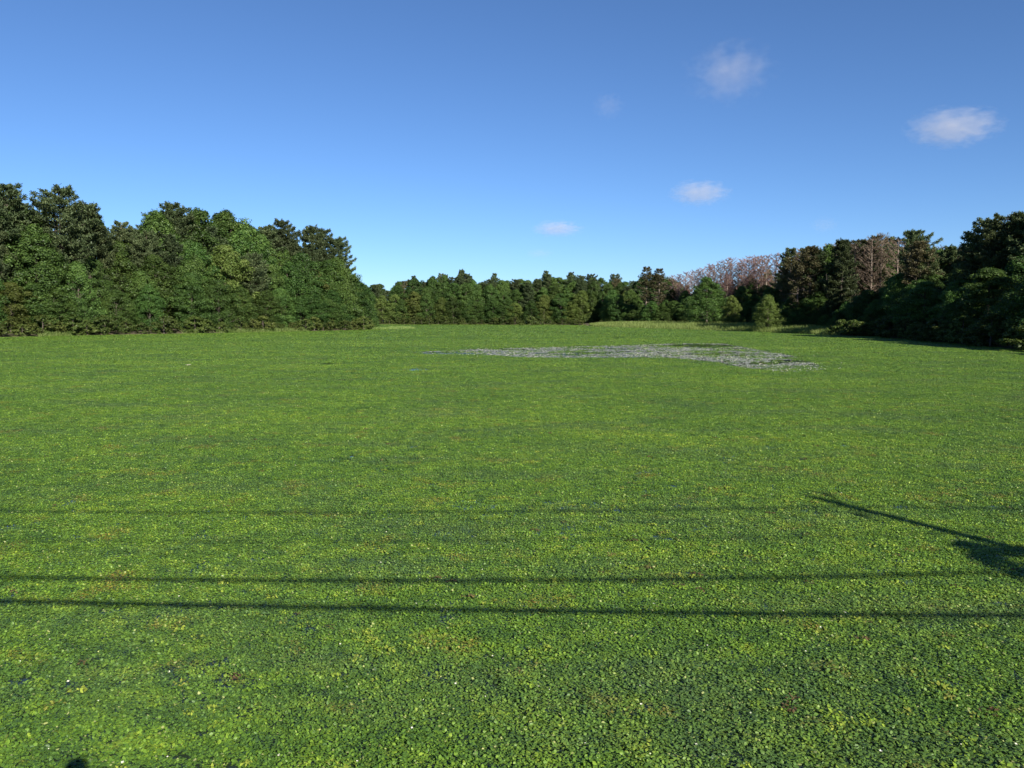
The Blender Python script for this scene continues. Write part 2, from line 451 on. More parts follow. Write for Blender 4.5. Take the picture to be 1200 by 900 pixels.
counts = {}
def place_tree(name, protos, mats, x, y, height, proto_h, label, cat, group, width=1.0, k=None, lean=0.0, part='crown'):
    tm, cm = protos[k if k is not None else random.randrange(len(protos))]
    zg = float(land_height(np.array([[x, y]]))[0])
    s = max(0.5, (height - zg)) / proto_h
    w = s * width
    e = empty(name, (x, y, zg), random.uniform(0, 6.28), (w, w, s))
    e.rotation_euler = (random.gauss(0, lean), random.gauss(0, lean), random.uniform(0, 6.28))
    # material slots live on the object so that one mesh serves trees of different foliage
    for nm, me, mt in (('trunk', tm, mats[0]), (part, cm, mats[1])):
        if len(me.materials) == 0: me.materials.append(None)
        o = new_obj(nm, me, None, e)
        o.material_slots[0].link = 'OBJECT'; o.material_slots[0].material = mt
    tag(e, label, cat, group)
    counts[name] = counts.get(name, 0) + 1
    return e

def along(line, off, spacing, jit, r=random):
    """points every spacing metres along a bank, set back by off metres to its land side"""
    pts = np.array(line); seg = np.linalg.norm(np.diff(pts, axis=0), axis=1); cum = np.concatenate([[0], np.cumsum(seg)])
    s = r.uniform(0, spacing); res = []
    while s < cum[-1]:
        i = min(np.searchsorted(cum, s, side='right') - 1, len(seg) - 1)
        t = (s - cum[i]) / seg[i]; d = (pts[i + 1] - pts[i]) / seg[i]
        nrm = np.array([-d[1], d[0]])
        p_ = pts[i] + d * seg[i] * t + nrm * (off + r.uniform(-jit, jit)) + d * r.uniform(-jit, jit)
        res.append(p_); s += spacing * r.uniform(0.75, 1.25)
    return res

def skyline(tab):
    a = np.array(tab, float)
    return lambda px: float(np.interp(px, a[:, 0], a[:, 1]))
SKY_L = skyline([(-120, 205), (0, 213), (22, 212), (42, 222), (52, 228), (75, 219), (100, 228), (122, 248), (140, 262), (150, 257), (163, 262), (178, 247), (205, 239), (240, 241), (272, 243), (292, 252),
                 (306, 262), (330, 259), (346, 268), (366, 263), (386, 267), (400, 278), (410, 300), (420, 314), (436, 332), (446, 356), (452, 372)])
SKY_F = skyline([(400, 330), (460, 328), (485, 322), (520, 319), (541, 316), (560, 325), (580, 320), (602, 325), (641, 318), (690, 320), (722, 322), (745, 322), (757, 311), (775, 315),
                 (800, 320), (830, 310), (860, 302), (880, 301), (905, 296), (925, 290), (950, 287), (985, 281)])
SKY_R = skyline([(880, 300), (905, 295), (925, 289), (950, 286), (985, 281), (1010, 277), (1025, 273), (1050, 276), (1068, 268), (1086, 290), (1100, 288), (1120, 285), (1135, 275),
                 (1150, 259), (1170, 248), (1200, 248), (1260, 238), (1400, 230)])

GB, GPN = (M_BARK, M_BROAD), (M_BARK, M_PINE)
# ---- sunlit wooded point on the left
LLINE = [p_ for p_ in LEFT_BANK[::-1]]           # reversed: land lies on the right-hand normal
def left_pts(off, sp, jit):
    return [p_ for p_ in along(LLINE, -abs(off), sp, jit) if 1] if False else [p_ for p_ in along(LEFT_BANK, abs(off), sp, jit)]
def vis(p_, lo=-60, hi=1260):
    return p_[1] > 20 and lo < px_of(p_[0], p_[1]) < hi

ZONES = {
    'L': [(115, 'beside the two tallest pines'), (172, 'beside the dip in its crest'), (300, 'under its round-topped crest'), (392, 'under its stepped pine tops'), (9999, 'close to its sloping tip')],
    'F': [(520, 'next to the wooded point'), (600, 'under the highest pine top'), (665, 'around the single rounded shrub'), (9999, 'next to the marsh grass')],
    'M': [(765, 'by the narrow brownish pines'), (805, 'between narrow pines and round tree'), (865, 'around the big dark round tree'), (9999, 'near the yellow-green willow')],
    'R': [(1000, 'next to the yellow-green willow'), (1062, 'under the grey brown dead trees'), (1125, 'around the lone dark pine'), (9999, 'under its highest pines')]}
WHERE = {'L': 'on the sunlit wooded point', 'F': 'along the far shore', 'M': 'behind the marsh grass', 'R': 'on the shaded bank'}
KIND = {'broad': ('broadleaf_tree', 'green broadleaf tree'), 'light': ('pale_leaved_tree', 'paler yellow-green tree'), 'pine': ('pine_tree', 'dark pine'), 'thin': ('thinning_pine_tree', 'thinning pale-trunked pine'),
        'dead': ('dead_tree', 'brown dead pine'), 'shrub': ('shore_shrub', 'low shrub')}
def plant_row(pts, sky, frac, kinds, site, rank, wmul=1.0, lo=-60, hi=1260):
    for p_ in pts:
        if not vis(p_, lo, hi): continue
        px = px_of(p_[0], p_[1])
        h = top_height(px, sky(px), p_[1]) * random.uniform(*frac)
        if h < 2.5: continue
        kind = random.choices([k for k, _ in kinds], [w for _, w in kinds])[0]
        f = random.uniform(0.9, 1.15) * wmul
        nm, words = KIND[kind]
        zone = next(z_ for lim_, z_ in ZONES[site] if px < lim_)
        lab = '%s %s %s, %s' % (rank + ' ' + words if kind != 'shrub' else words + ' at the waterline', '', WHERE[site], zone)
        lab = ' '.join(lab.split()).replace(' ,', ',')
        grp = '%s %s' % ('shrubs' if kind == 'shrub' else 'trees', WHERE[site])
        if kind in ('broad', 'light'): place_tree(nm, BROAD, GB if kind == 'broad' else (M_BARK, M_LIGHT), p_[0], p_[1], h, 20.6, lab, 'tree', grp, f * max(1.0, min(1.5, 15 / h)))
        elif kind == 'pine': place_tree(nm, PINE, GPN, p_[0], p_[1], h, 28.4, lab, 'tree', grp, f * max(1.0, min(1.4, 24 / h)), lean=0.015)
        elif kind == 'thin': place_tree(nm, THIN, (M_DEADBARK, M_OLIVE), p_[0], p_[1], h, 24.4, lab, 'tree', grp, f * 1.1, lean=0.02)
        elif kind == 'dead': place_tree(nm, DEAD, (M_DEADBARK, M_DEAD), p_[0], p_[1], h, 24.4, lab, 'tree', grp, f, lean=0.02)
        elif kind == 'shrub': place_tree(nm, SHRUB, (M_BARK, M_SHRUB), p_[0], p_[1], random.uniform(2.2, 4.2), 4.1, lab, 'shrub', grp, f * 1.2, part='foliage')

LBL_L = dict(broad='green broadleaf tree leafy to the ground on the sunlit wooded point', light='paler yellow-green tree on the sunlit wooded point',
             pine='tall dark pine with layered boughs on the sunlit wooded point', thin='thinning pine with pale trunk on the sunlit wooded point',
             shrub='low green shrub at the water edge of the sunlit wooded point')
GL = 'trees of the sunlit wooded point'
lim = dict(lo=-50, hi=440)
plant_row(left_pts(0.9, 3.6, 0.9), SKY_L, (1, 1), [('shrub', 1)], 'L', 'low', **lim)
plant_row(left_pts(5.5, 6.0, 1.6), SKY_L, (0.30, 0.58), [('broad', 7), ('light', 1)], 'L', 'low waterside', 1.1, **lim)
plant_row(left_pts(11, 6.5, 2.0), SKY_L, (0.55, 0.80), [('broad', 8), ('pine', 2), ('light', 1)], 'L', 'middle-height', 1.1, **lim)
plant_row(left_pts(18, 6.5, 2.0), SKY_L, (0.74, 0.93), [('broad', 6), ('pine', 3)], 'L', 'tall', 1.1, **lim)
plant_row(left_pts(26, 7.0, 2.0), SKY_L, (0.86, 0.98), [('broad', 5), ('pine', 3)], 'L', 'tall rearmost', 1.15, **lim)
# the crowns that draw the skyline of the point
for px, py, dd, kind in [(12, 212, 14, 'p0'), (76, 219, 12, 'p1'), (108, 236, 18, 'p4'), (148, 257, 20, 'p2'), (186, 243, 20, 'b4'), (208, 238, 24, 'p1'), (238, 241, 22, 'b1'), (268, 243, 24, 'b0'),
                         (288, 253, 20, 'b3'), (312, 263, 20, 'p0'), (333, 258, 22, 'p1'), (366, 263, 20, 'p4'), (384, 266, 18, 'p2'), (399, 277, 15, 'p0')]:
    base_y = np.interp(px, [0, 440], [395.5, 386.4])
    d0 = ground(px, base_y)[1] + dd; x0 = ray(px, HORIZON)[0] / ray(px, HORIZON)[1] * d0
    h = top_height(px, py, d0); k = int(kind[1])
    if kind[0] == 'p': place_tree('pine_tree', PINE, GPN, x0, d0, h, 28.4, 'pine crown on the skyline of the sunlit wooded point, ' + ('one of the two tallest' if px < 90 else 'by its dip' if px < 172 else 'part of its round-topped crest' if px < 300 else 'part of its stepped row' if px < 392 else 'last before its sloping tip'), 'tree', 'skyline pines of the wooded point', random.uniform(1.05, 1.3), k, 0.01)
    else: place_tree('broadleaf_tree', BROAD, GB, x0, d0, h, 20.6, 'broad round green crown on the skyline of the sunlit wooded point', 'tree', 'skyline broadleaf trees of the wooded point', 1.05, k)
# leafy end of the point, sloping to the water
for px, py, dd in [(416, 312, 6), (428, 324, 4), (438, 340, 1), (405, 300, 8), (445, 358, 3)]:
    d0 = ground(min(px, 438), np.interp(px, [0, 440], [395.5, 386.4]))[1] + dd; x0 = (px - 600) / FPX * d0 * math.cos(PITCH)
    place_tree('broadleaf_tree', BROAD, GB, x0 - 2.5, d0, top_height(px, py, d0), 20.6, 'low bright green tree at the sloping tip of the sunlit wooded point', 'tree', 'trees at the tip of the wooded point', 1.15)

# ---- far shore
LBL_F = dict(broad='dark green broadleaf tree in the even wood along the far shore', light='lighter green tree in the even wood along the far shore', pine='pine in the even wood along the far shore',
             thin='sparse pale-trunked pine among the far shore trees', shrub='small shrub at the foot of the far shore wood', dead='brown bare-twigged dead tree behind the marsh grass')
FL = FAR_BANK[::-1]
fl = [p_ for p_ in FAR_BANK]
fl2 = [np.array([-120.0, 372]), np.array([-60.0, 369]), np.array([0.0, 361]), np.array([40.0, 350]), np.array([75.0, 340])]
plant_row(along(FAR_BANK, 1.0, 4.2, 0.8), SKY_F, (1, 1), [('shrub', 1)], 'F', 'low', 1.0, 400, 760)
plant_row(along(fl2, 3, 5.5, 1.2), SKY_F, (0.45, 0.70), [('broad', 6), ('light', 2)], 'F', 'low waterside', 1.15, 400, 800)
plant_row(along(fl2, 8, 5.5, 1.5), SKY_F, (0.68, 0.88), [('broad', 6), ('pine', 2)], 'F', 'middle-height', 1.1, 400, 800)
plant_row(along(fl2, 15, 5.5, 1.5), SKY_F, (0.84, 0.98), [('broad', 4), ('pine', 3), ('thin', 0.5)], 'F', 'tall', 1.1, 400, 800)
plant_row(along(fl2, 23, 5.5, 1.5), SKY_F, (0.86, 0.97), [('broad', 4), ('pine', 3)], 'F', 'tall rearmost', 1.2, 400, 800)
for px, py in [(541, 315), (517, 319), (580, 319), (640, 316), (668, 318), (485, 322), (720, 320), (692, 320)]:
    d0 = 382.0
    place_tree('pine_tree', PINE, GPN, (px - 600) / FPX * d0 * math.cos(PITCH), d0, top_height(px, py, d0), 28.4, 'pine top rising above the even wood of the far shore', 'tree', 'pine tops over the far shore', 0.95)
place_tree('shore_shrub', SHRUB, (M_BARK, M_SHRUB), *(G(622, 381.6) + np.array([0, 2])), 4.2, 4.1, 'single rounded pale shrub on the shoreline of the far wood', 'shrub', None, 1.3, part='foliage')

# ---- wood behind the marsh grass, with the dead pines
SPL = [p_ for p_ in SPIT]
def behind(px, d): return ((px - 600) / FPX * d * math.cos(PITCH), d)
LBL_M = dict(broad='dark broadleaf tree behind the strip of marsh grass', light='yellowish green tree behind the strip of marsh grass', pine='dark pine behind the strip of marsh grass',
             thin='thinning brownish pine behind the strip of marsh grass', dead='pinkish brown dead pine with bare twigs above the marsh grass', shrub='low shrub at the back of the marsh grass')
bl = [np.array(behind(px, d)) for px, d in [(690, 335), (740, 320), (800, 290), (850, 262), (900, 232), (960, 206), (1020, 186)]]
def row_off(line, off, sp, jit):
    pts = along(line, -off, sp, jit); return pts
plant_row(along(bl, 3, 5.0, 1.5), SKY_F, (0.22, 0.4), [('broad', 4), ('shrub', 5)], 'M', 'small front', 1.1, 640, 1030)
plant_row(along(bl, 8, 6, 2), SKY_F, (0.42, 0.66), [('broad', 8), ('light', 1)], 'M', 'middle-height', 1.15, 640, 1030)
plant_row(along(bl, 15, 6, 2), SKY_F, (0.56, 0.76), [('broad', 5), ('thin', 1), ('pine', 1)], 'M', 'tall', 1.1, 640, 1030)
plant_row(along(bl, 24, 7, 2), SKY_F, (0.66, 0.84), [('broad', 3), ('thin', 2), ('dead', 2)], 'M', 'tall rearmost', 1.0, 640, 1030)
for px, py, d, k in [(787, 322, 335, 0), (803, 318, 325, 1), (795, 321, 330, 3), (810, 317, 318, 0), (822, 313, 308, 1), (837, 308, 300, 2), (850, 303, 296, 0), (868, 303, 290, 1), (881, 300, 285, 2), (892, 299, 280, 3), (815, 314, 305, 2), (830, 309, 302, 3), (843, 305, 290, 0), (855, 301, 286, 1), (864, 306, 284, 2), (876, 300, 280, 3), (886, 299, 275, 0), (897, 298, 270, 1), (796, 330, 318, 2), (851, 320, 280, 3), (870, 322, 276, 0)]:
    x0, y0 = behind(px, d)
    place_tree('dead_tree', DEAD, (M_DEADBARK, M_DEAD), x0, y0, top_height(px, py, d), 24.4, LBL_M['dead'], 'tree', 'dead pines above the marsh grass', 1.15, k)
for px, py, d in [(757, 311, 318), (772, 313, 315)]:
    x0, y0 = behind(px, d)
    place_tree('thinning_pine_tree', THIN, (M_DEADBARK, M_OLIVE), x0, y0, top_height(px, py, d), 24.4, 'tall narrow brownish pine beside the pinkish dead pines', 'tree', 'narrow pines beside the dead pines', 1.2)
x0, y0 = behind(828, 262)
place_tree('broadleaf_tree', BROAD, GB, x0, y0, top_height(828, 323, 262), 20.6, 'large dark round broadleaf tree in front of the pinkish dead pines', 'tree', None, 1.35, 1)
x0, y0 = behind(858, 245)
place_tree('pale_leaved_tree', BROAD, (M_BARK, M_LIGHT), x0, y0, top_height(858, 345, 245), 20.6, 'olive yellow tree beside the large dark round tree', 'tree', None, 1.3, 2)
x0, y0 = behind(900, 196)
place_tree('pale_leaved_tree', BROAD, (M_BARK, M_LIGHT), x0, y0, top_height(900, 344, 196), 20.6, 'bushy bright yellow-green willow at the end of the marsh grass', 'tree', None, 1.35, 4)

# ---- shaded right bank
LBL_R = dict(broad='broadleaf tree dark with shade on the steep-sided shaded bank', light='olive green tree catching sun on the shaded bank', pine='dark pine on the shaded bank',
             thin='sparse pine with pale trunk rising from the shaded bank', dead='grey brown dead tree on the skyline of the shaded bank', shrub='low shaded shrub at the water edge of the shaded bank')
RL = [np.array(p_, float) for p_ in [(52, 60), (57, 85), (60.5, 105), (65, 130), (69, 152), (76, 170), (90, 195), (104, 215)]]
GR = 'trees of the shaded bank'
plant_row(along(RL, -0.2, 2.8, 0.7), SKY_R, (1, 1), [('shrub', 1)], 'R', 'low', 1.1, 930, 1290)
plant_row(along(RL, -5.0, 5.5, 1.2), SKY_R, (0.45, 0.66), [('broad', 1)], 'R', 'low waterside', 1.15, 930, 1300)
plant_row(along(RL, -11, 6.0, 1.6), SKY_R, (0.60, 0.80), [('broad', 5), ('light', 1)], 'R', 'middle-height', 1.1, 925, 1300)
plant_row(along(RL, -18, 6.5, 2.0), SKY_R, (0.74, 0.90), [('broad', 4), ('thin', 2), ('pine', 1)], 'R', 'tall', 1.0, 915, 1300)
plant_row(along(RL, -27, 6.5, 2.0), SKY_R, (0.82, 0.96), [('thin', 3), ('pine', 1), ('broad', 2)], 'R', 'tall rearmost', 1.0, 905, 1300)
for px, py, d, kind, k in [(1068, 267, 165, 'p', 2), (985, 279, 185, 'p', 4), (925, 289, 245, 'p', 0), (948, 287, 238, 'p', 2), (1150, 257, 128, 'p', 1), (1176, 247, 122, 'p', 3), (1200, 247, 120, 'p', 0), (1225, 242, 115, 'p', 1)]:
    x0, y0 = behind(px, d)
    lab = 'lone dark pine standing above the brownish trees of the shaded bank' if px == 1068 else 'dark pine on the skyline of the shaded bank, ' + ('among its highest pines' if px > 1130 else 'beside the dead trees' if px < 960 else 'by the grey brown dead trees')
    place_tree('pine_tree', PINE, GPN, x0, y0, top_height(px, py, d), 28.4, lab, 'tree', None if px == 1068 else 'skyline pines of the shaded bank', 1.2 if px != 1068 else 1.0, k)
for px, py, d, k in [(1000, 284, 190, 3), (1019, 277, 186, 0), (1030, 272, 188, 1), (1050, 277, 184, 2), (1102, 286, 168, 2)]:
    x0, y0 = behind(px, d)
    place_tree('dead_tree', DEAD, (M_DEADBARK, M_DEADGREY), x0, y0, top_height(px, py, d), 24.4, LBL_R['dead'], 'tree', 'dead trees of the shaded bank', 1.1, k)

for px, py, d in [(992, 352, 176), (1004, 345, 170), (1016, 338, 166), (1026, 350, 160), (1000, 372, 162), (1010, 370, 158), (985, 366, 172), (1020, 365, 156)]:
    x0, y0 = behind(px, d)
    place_tree('broadleaf_tree', BROAD, GB, x0, y0, top_height(px, py, d), 20.6, 'low dark tree filling the corner between marsh grass and shaded bank', 'tree', 'low trees between marsh grass and shaded bank', 1.6)
for px, py, d in [(752, 358, 312), (764, 352, 308), (777, 356, 304)]:
    x0, y0 = behind(px, d)
    place_tree('broadleaf_tree', BROAD, GB, x0, y0, top_height(px, py, d), 20.6, 'low bushy tree at the foot of the narrow brownish pines', 'tree', 'bushy trees below the narrow pines', 1.7)

for px in np.arange(928, 1136, 6.5):
    px = float(px + random.uniform(-2, 2))
    d = (random.uniform(200, 232) if px < 1000 else random.uniform(192, 206) if px < 1070 else random.uniform(150, 172))
    x0, y0 = behind(px, d); h = top_height(px, SKY_R(px) + random.choice([0, 2, 5, 12, 20]), d); k = random.choices('tpb', [4, 2, 3])[0]
    if k == 't': place_tree('thinning_pine_tree', THIN, (M_DEADBARK, M_OLIVE), x0, y0, h, 24.4, 'olive thinning pine with pale trunk near the top of the shaded bank', 'tree', 'thinning pines at the top of the shaded bank', 1.35)
    elif k == 'p': place_tree('pine_tree', PINE, GPN, x0, y0, h, 28.4, 'green pine among the thinning pines near the top of the shaded bank', 'tree', 'pines among the thinning pines', 1.2)
    else: place_tree('broadleaf_tree', BROAD, GB, x0, y0, h, 20.6, 'leafy tree among the thinning pines near the top of the shaded bank', 'tree', 'leafy trees among the thinning pines', 1.0)
for px, d in [(986, 160), (993, 157), (1000, 155.5), (1007, 154.5), (1014, 154), (1021, 153), (1028, 152), (978, 163)]:
    x0, y0 = behind(px, d)
    place_tree('shore_shrub', SHRUB, (M_BARK, M_SHRUB), x0, y0, random.uniform(2.0, 3.4), 4.1, 'low shrub at the waterline where marsh grass meets the shaded bank', 'shrub', 'shrubs where marsh grass meets the shaded bank', 1.4, part='foliage')

for px, py, d in [(922, 352, 205), (934, 342, 204), (947, 348, 200), (960, 340, 198), (972, 350, 192), (983, 343, 188), (929, 366, 198), (942, 368, 194), (955, 366, 190), (967, 368, 184), (978, 370, 178)]:
    x0, y0 = behind(px, d)
    place_tree('broadleaf_tree', BROAD, GB, x0, y0, top_height(px, py, d), 20.6, 'low leafy tree between the yellow-green willow and the shaded bank', 'tree', 'low trees between the willow and the shaded bank', 1.6)
for px, py, d, k in [(908, 296, 262, 1), (918, 294, 258, 2), (937, 291, 236, 0), (968, 286, 226, 3), (980, 284, 214, 1)]:
    x0, y0 = behind(px, d)
    place_tree('dead_tree', DEAD, (M_DEADBARK, M_DEAD), x0, y0, top_height(px, py, d), 24.4, 'pinkish dead crown showing between green pines above the willow', 'tree', 'dead crowns above the willow', 1.1, k)

# bare pale snags leaning out of the shore growth
for i, (px, py_top, d, lab) in enumerate([(195, 312, 196, 'pale bare snag among the trees of the sunlit wooded point'), (118, 365, 183, 'pale bare snag among the trees of the sunlit wooded point'), (252, 345, 205, 'pale bare snag among the trees of the sunlit wooded point'),
                          (150, 355, 184, 'pale bare snag among the trees of the sunlit wooded point'), (965, 320, 165, 'pale bare trunk among the dark trees of the shaded bank'), (990, 300, 163, 'pale bare trunk among the dark trees of the shaded bank')]):
    x0, y0 = behind(px, d)
    if px > 600: x0, y0 = behind(px, 198)
    sn = place_tree('bare_snag', SNAG, (M_DEADBARK, M_DEADBARK) if px > 600 else (M_PALEBARK, M_PALEBARK), x0, y0, max(5, top_height(px, py_top, y0)), 10.0, lab, 'snag', 'pale snags of ' + ('the wooded point' if px < 600 else 'the shaded bank'), 0.9, i % 3, 0.05, 'branches')

# ------------------------------------------------------------------ marsh grass and shore grass
def blades(P, hmin, hmax, w, r, lean=0.25):
    n_ = len(P)
    h = r.uniform(hmin, hmax, (n_, 1)); a = r.uniform(0, 6.28, n_)
    side = np.stack([np.cos(a), np.sin(a), np.zeros(n_)], 1) * w * r.uniform(0.6, 1.4, (n_, 1))
    ln = np.concatenate([r.normal(0, lean, (n_, 2)), np.ones((n_, 1))], 1) * h
    mid = P + ln * 0.55 + np.array([0, 0, 0.0]); top = P + ln * np.array([1.35, 1.35, 1.0])
    q1 = np.stack([P - side, P + side, mid + side * 0.9, mid - side * 0.9], 1)
    q2 = np.stack([mid - side * 0.9, mid + side * 0.9, top + side * 0.15, top - side * 0.15], 1)
    return np.concatenate([q1, q2])

r = np.random.default_rng(5)
front = np.array(SPIT); back = np.array([b + (b - f) * 0 for b, f in zip([behind(690, 326), behind(745, 312), behind(800, 285), behind(850, 258), behind(900, 224), behind(945, 200), behind(985, 176)], SPIT)])
n_ = 52000
u = r.uniform(0, len(front) - 1.001, n_); i = u.astype(int); f_ = (u - i)[:, None]; v = r.uniform(-0.06, 1, (n_, 1)) ** 1.0
A = front[i] * (1 - f_) + front[i + 1] * f_; B = back[i] * (1 - f_) + back[i + 1] * f_
P2 = A * (1 - v) + B * v
P2 = P2[(smooth_noise(P2[:, 0], P2[:, 1], 3.5, 4) > -0.62) & (r.uniform(size=n_) < np.clip((len(front) - 1 - u) / 1.6, 0, 1) + 0.05)]
P3 = np.column_stack([P2, np.maximum(land_height(P2), -0.1) - 0.05])
hh = 1.0 + 0.35 * smooth_noise(P2[:, 0], P2[:, 1], 7, 1)
gq = blades(P3, 0.5, 1.35, 0.035, r)
tag(new_obj('marsh_grass', quads_mesh('marsh_grass', gq), M_GRASS), 'strip of pale green marsh grass before the dead pines', 'grass', kind='stuff')

def shore_strip(name, line, n_, lo, hi, label, off0, off1, thr):
    pts = np.array(line); seg = np.linalg.norm(np.diff(pts, axis=0), axis=1); cum = np.concatenate([[0], np.cumsum(seg)])
    s = r.uniform(0, cum[-1], n_); i = np.minimum(np.searchsorted(cum, s, side='right') - 1, len(seg) - 1)
    t = ((s - cum[i]) / seg[i])[:, None]; d = (pts[i + 1] - pts[i]) / seg[i][:, None]
    P2 = pts[i] * (1 - t) + pts[i + 1] * t + np.stack([-d[:, 1], d[:, 0]], 1) * r.uniform(off0, off1, (n_, 1))
    P2 = P2[smooth_noise(P2[:, 0], P2[:, 1], 6, 7) > thr]
    P3 = np.column_stack([P2, np.maximum(land_height(P2), -0.1) - 0.05])
    tag(new_obj(name, quads_mesh(name, blades(P3, lo, hi, 0.035, r, 0.35)), M_GRASS), label, 'grass', kind='stuff')
shore_strip('shore_grass', LEFT_BANK[3:] + [COVE[0]], 24000, 0.4, 1.2, 'tufts of yellow-green grass at the foot of the sunlit wooded point', -1.2, 1.2, 0.42)
shore_strip('far_shore_grass', [np.array([-66.0, 365.5])] + FAR_BANK[2:], 9000, 0.3, 0.7, 'thin line of grass at the foot of the far shore wood', -0.3, 1.5, -0.2)
shore_strip('point_tip_grass', [tip + np.array([-6, -3]), tip + np.array([4, 2]), tip + np.array([8, 14]), tip + np.array([2, 30])], 7000, 0.4, 1.0, 'pale grass at the water edge beyond the tip of the wooded point', -2, 3, -0.9)

# ------------------------------------------------------------------ floating leaf carpet
def leaf_patch(seed, n_=102, rad=0.17):
    r = np.random.default_rng(seed)
    rr_ = rad * np.sqrt(r.uniform(size=n_)); a = r.uniform(0, 6.28, n_)
    c = np.stack([rr_ * np.cos(a), rr_ * np.sin(a), 0.006 + 0.04 * r.uniform(size=n_) ** 1.5], 1)
    yaw = a + r.normal(0, 0.9, n_); s = 0.010 + 0.015 * r.uniform(size=n_) ** 1.4
    tilt = np.abs(r.normal(0, 0.45, n_)); tdir = r.uniform(0, 6.28, n_)
    flat = r.uniform(size=n_) < 0.45; tilt[flat] *= 0.3; c[flat, 2] = 0.003 + 0.006 * r.uniform(size=flat.sum())
    N = np.stack([np.sin(tilt) * np.cos(tdir), np.sin(tilt) * np.sin(tdir), np.cos(tilt)], 1)
    ax = np.stack([np.cos(yaw), np.sin(yaw), np.zeros(n_)], 1); ax = norm(ax - N * (ax * N).sum(1, keepdims=True)); ay = np.cross(N, ax)
    shp = [(-1, 0), (-0.35, -0.75), (0.45, -0.62), (1, 0), (0.45, 0.62), (-0.35, 0.75)]
    V = np.stack([c + ax * (u_ * s)[:, None] + ay * (v_ * s)[:, None] - N * (abs(v_) * 0.0 * s)[:, None] for u_, v_ in shp], 1)
    V[:, 0] += N * 0.004; V[:, 3] += N * 0.004
    idx = np.arange(n_)[:, None] * 6
    f = np.stack([idx + [0, 1, 2, 3], idx + [0, 3, 4, 5]], 1).reshape(-1, 4)
    return mesh_np('leaf_patch', V.reshape(-1, 3), f, 4)

m, n, l, out = mat_new('floating_leaves')
geo = n.new('ShaderNodeNewGeometry'); info = n.new('ShaderNodeObjectInfo')
pos = geo.outputs['Position']
nA = noise(n, l, pos, 0.22, 3.0); nB = noise(n, l, pos, 2.1, 4.0, 0.6); nC = noise(n, l, pos, 0.75, 4.0, 0.65)
s1 = n.new('ShaderNodeMath'); s1.operation = 'MULTIPLY_ADD'; l.new(geo.outputs['Random Per Island'], s1.inputs[0]); s1.inputs[1].default_value = 0.5
nBm = n.new('ShaderNodeMath'); nBm.operation = 'MULTIPLY'; l.new(nB.outputs['Fac'], nBm.inputs[0]); nBm.inputs[1].default_value = 1.35; l.new(nBm.outputs[0], s1.inputs[2])
s2 = n.new('ShaderNodeMath'); s2.operation = 'MULTIPLY_ADD'; l.new(nA.outputs['Fac'], s2.inputs[0]); s2.inputs[1].default_value = 0.7; l.new(s1.outputs[0], s2.inputs[2])
s3 = n.new('ShaderNodeMath'); s3.operation = 'MULTIPLY_ADD'; l.new(info.outputs['Random'], s3.inputs[0]); s3.inputs[1].default_value = 0.34; l.new(s2.outputs[0], s3.inputs[2])
mrg = n.new('ShaderNodeMapRange'); mpb = n.new('ShaderNodeMapping'); mpb.inputs['Scale'].default_value = (0.35, 1.0, 1.0); l.new(pos, mpb.inputs[0]); nD = noise(n, l, mpb.outputs[0], 0.06, 3.0)
s4 = n.new('ShaderNodeMath'); s4.operation = 'MULTIPLY_ADD'; l.new(nD.outputs['Fac'], s4.inputs[0]); s4.inputs[1].default_value = 0.6; l.new(s3.outputs[0], s4.inputs[2])
s5 = n.new('ShaderNodeMath'); s5.operation = 'SUBTRACT'; l.new(s4.outputs[0], s5.inputs[0]); s5.inputs[1].default_value = 0.3; l.new(s5.outputs[0], mrg.inputs[0]); mrg.inputs[1].default_value = 0.85; mrg.inputs[2].default_value = 2.1
rp = ramp(n, [(0.0, (0.042, 0.090, 0.026)), (0.34, (0.090, 0.182, 0.025)), (0.66, (0.160, 0.272, 0.030)), (1.0, (0.33, 0.400, 0.045))])
l.new(mrg.outputs[0], rp.inputs[0])
# rusty and yellowing leaves in loose patches
ry = ramp(n, [(0.57, (0, 0, 0)), (0.68, (1, 1, 1))]); l.new(nC.outputs['Fac'], ry.inputs[0])
wn1 = n.new('ShaderNodeTexWhiteNoise'); wn1.noise_dimensions = '2D'
cmb = n.new('ShaderNodeCombineXYZ'); l.new(geo.outputs['Random Per Island'], cmb.inputs[0]); l.new(info.outputs['Random'], cmb.inputs[1]); l.new(cmb.outputs[0], wn1.inputs['Vector'])
g1 = n.new('ShaderNodeMath'); g1.operation = 'GREATER_THAN'; l.new(wn1.outputs['Value'], g1.inputs[0]); g1.inputs[1].default_value = 0.55
g2 = n.new('ShaderNodeMath'); g2.operation = 'MULTIPLY'; l.new(g1.outputs[0], g2.inputs[0]); l.new(ry.outputs[0], g2.inputs[1])
rust = ramp(n, [(0.0, (0.12, 0.060, 0.028)), (0.5, (0.22, 0.20, 0.03)), (1.0, (0.30, 0.27, 0.05))]); l.new(wn1.outputs['Color'], rust.inputs[0])
c1 = mix(n, l, g2.outputs[0], rp.outputs[0], rust.outputs[0])
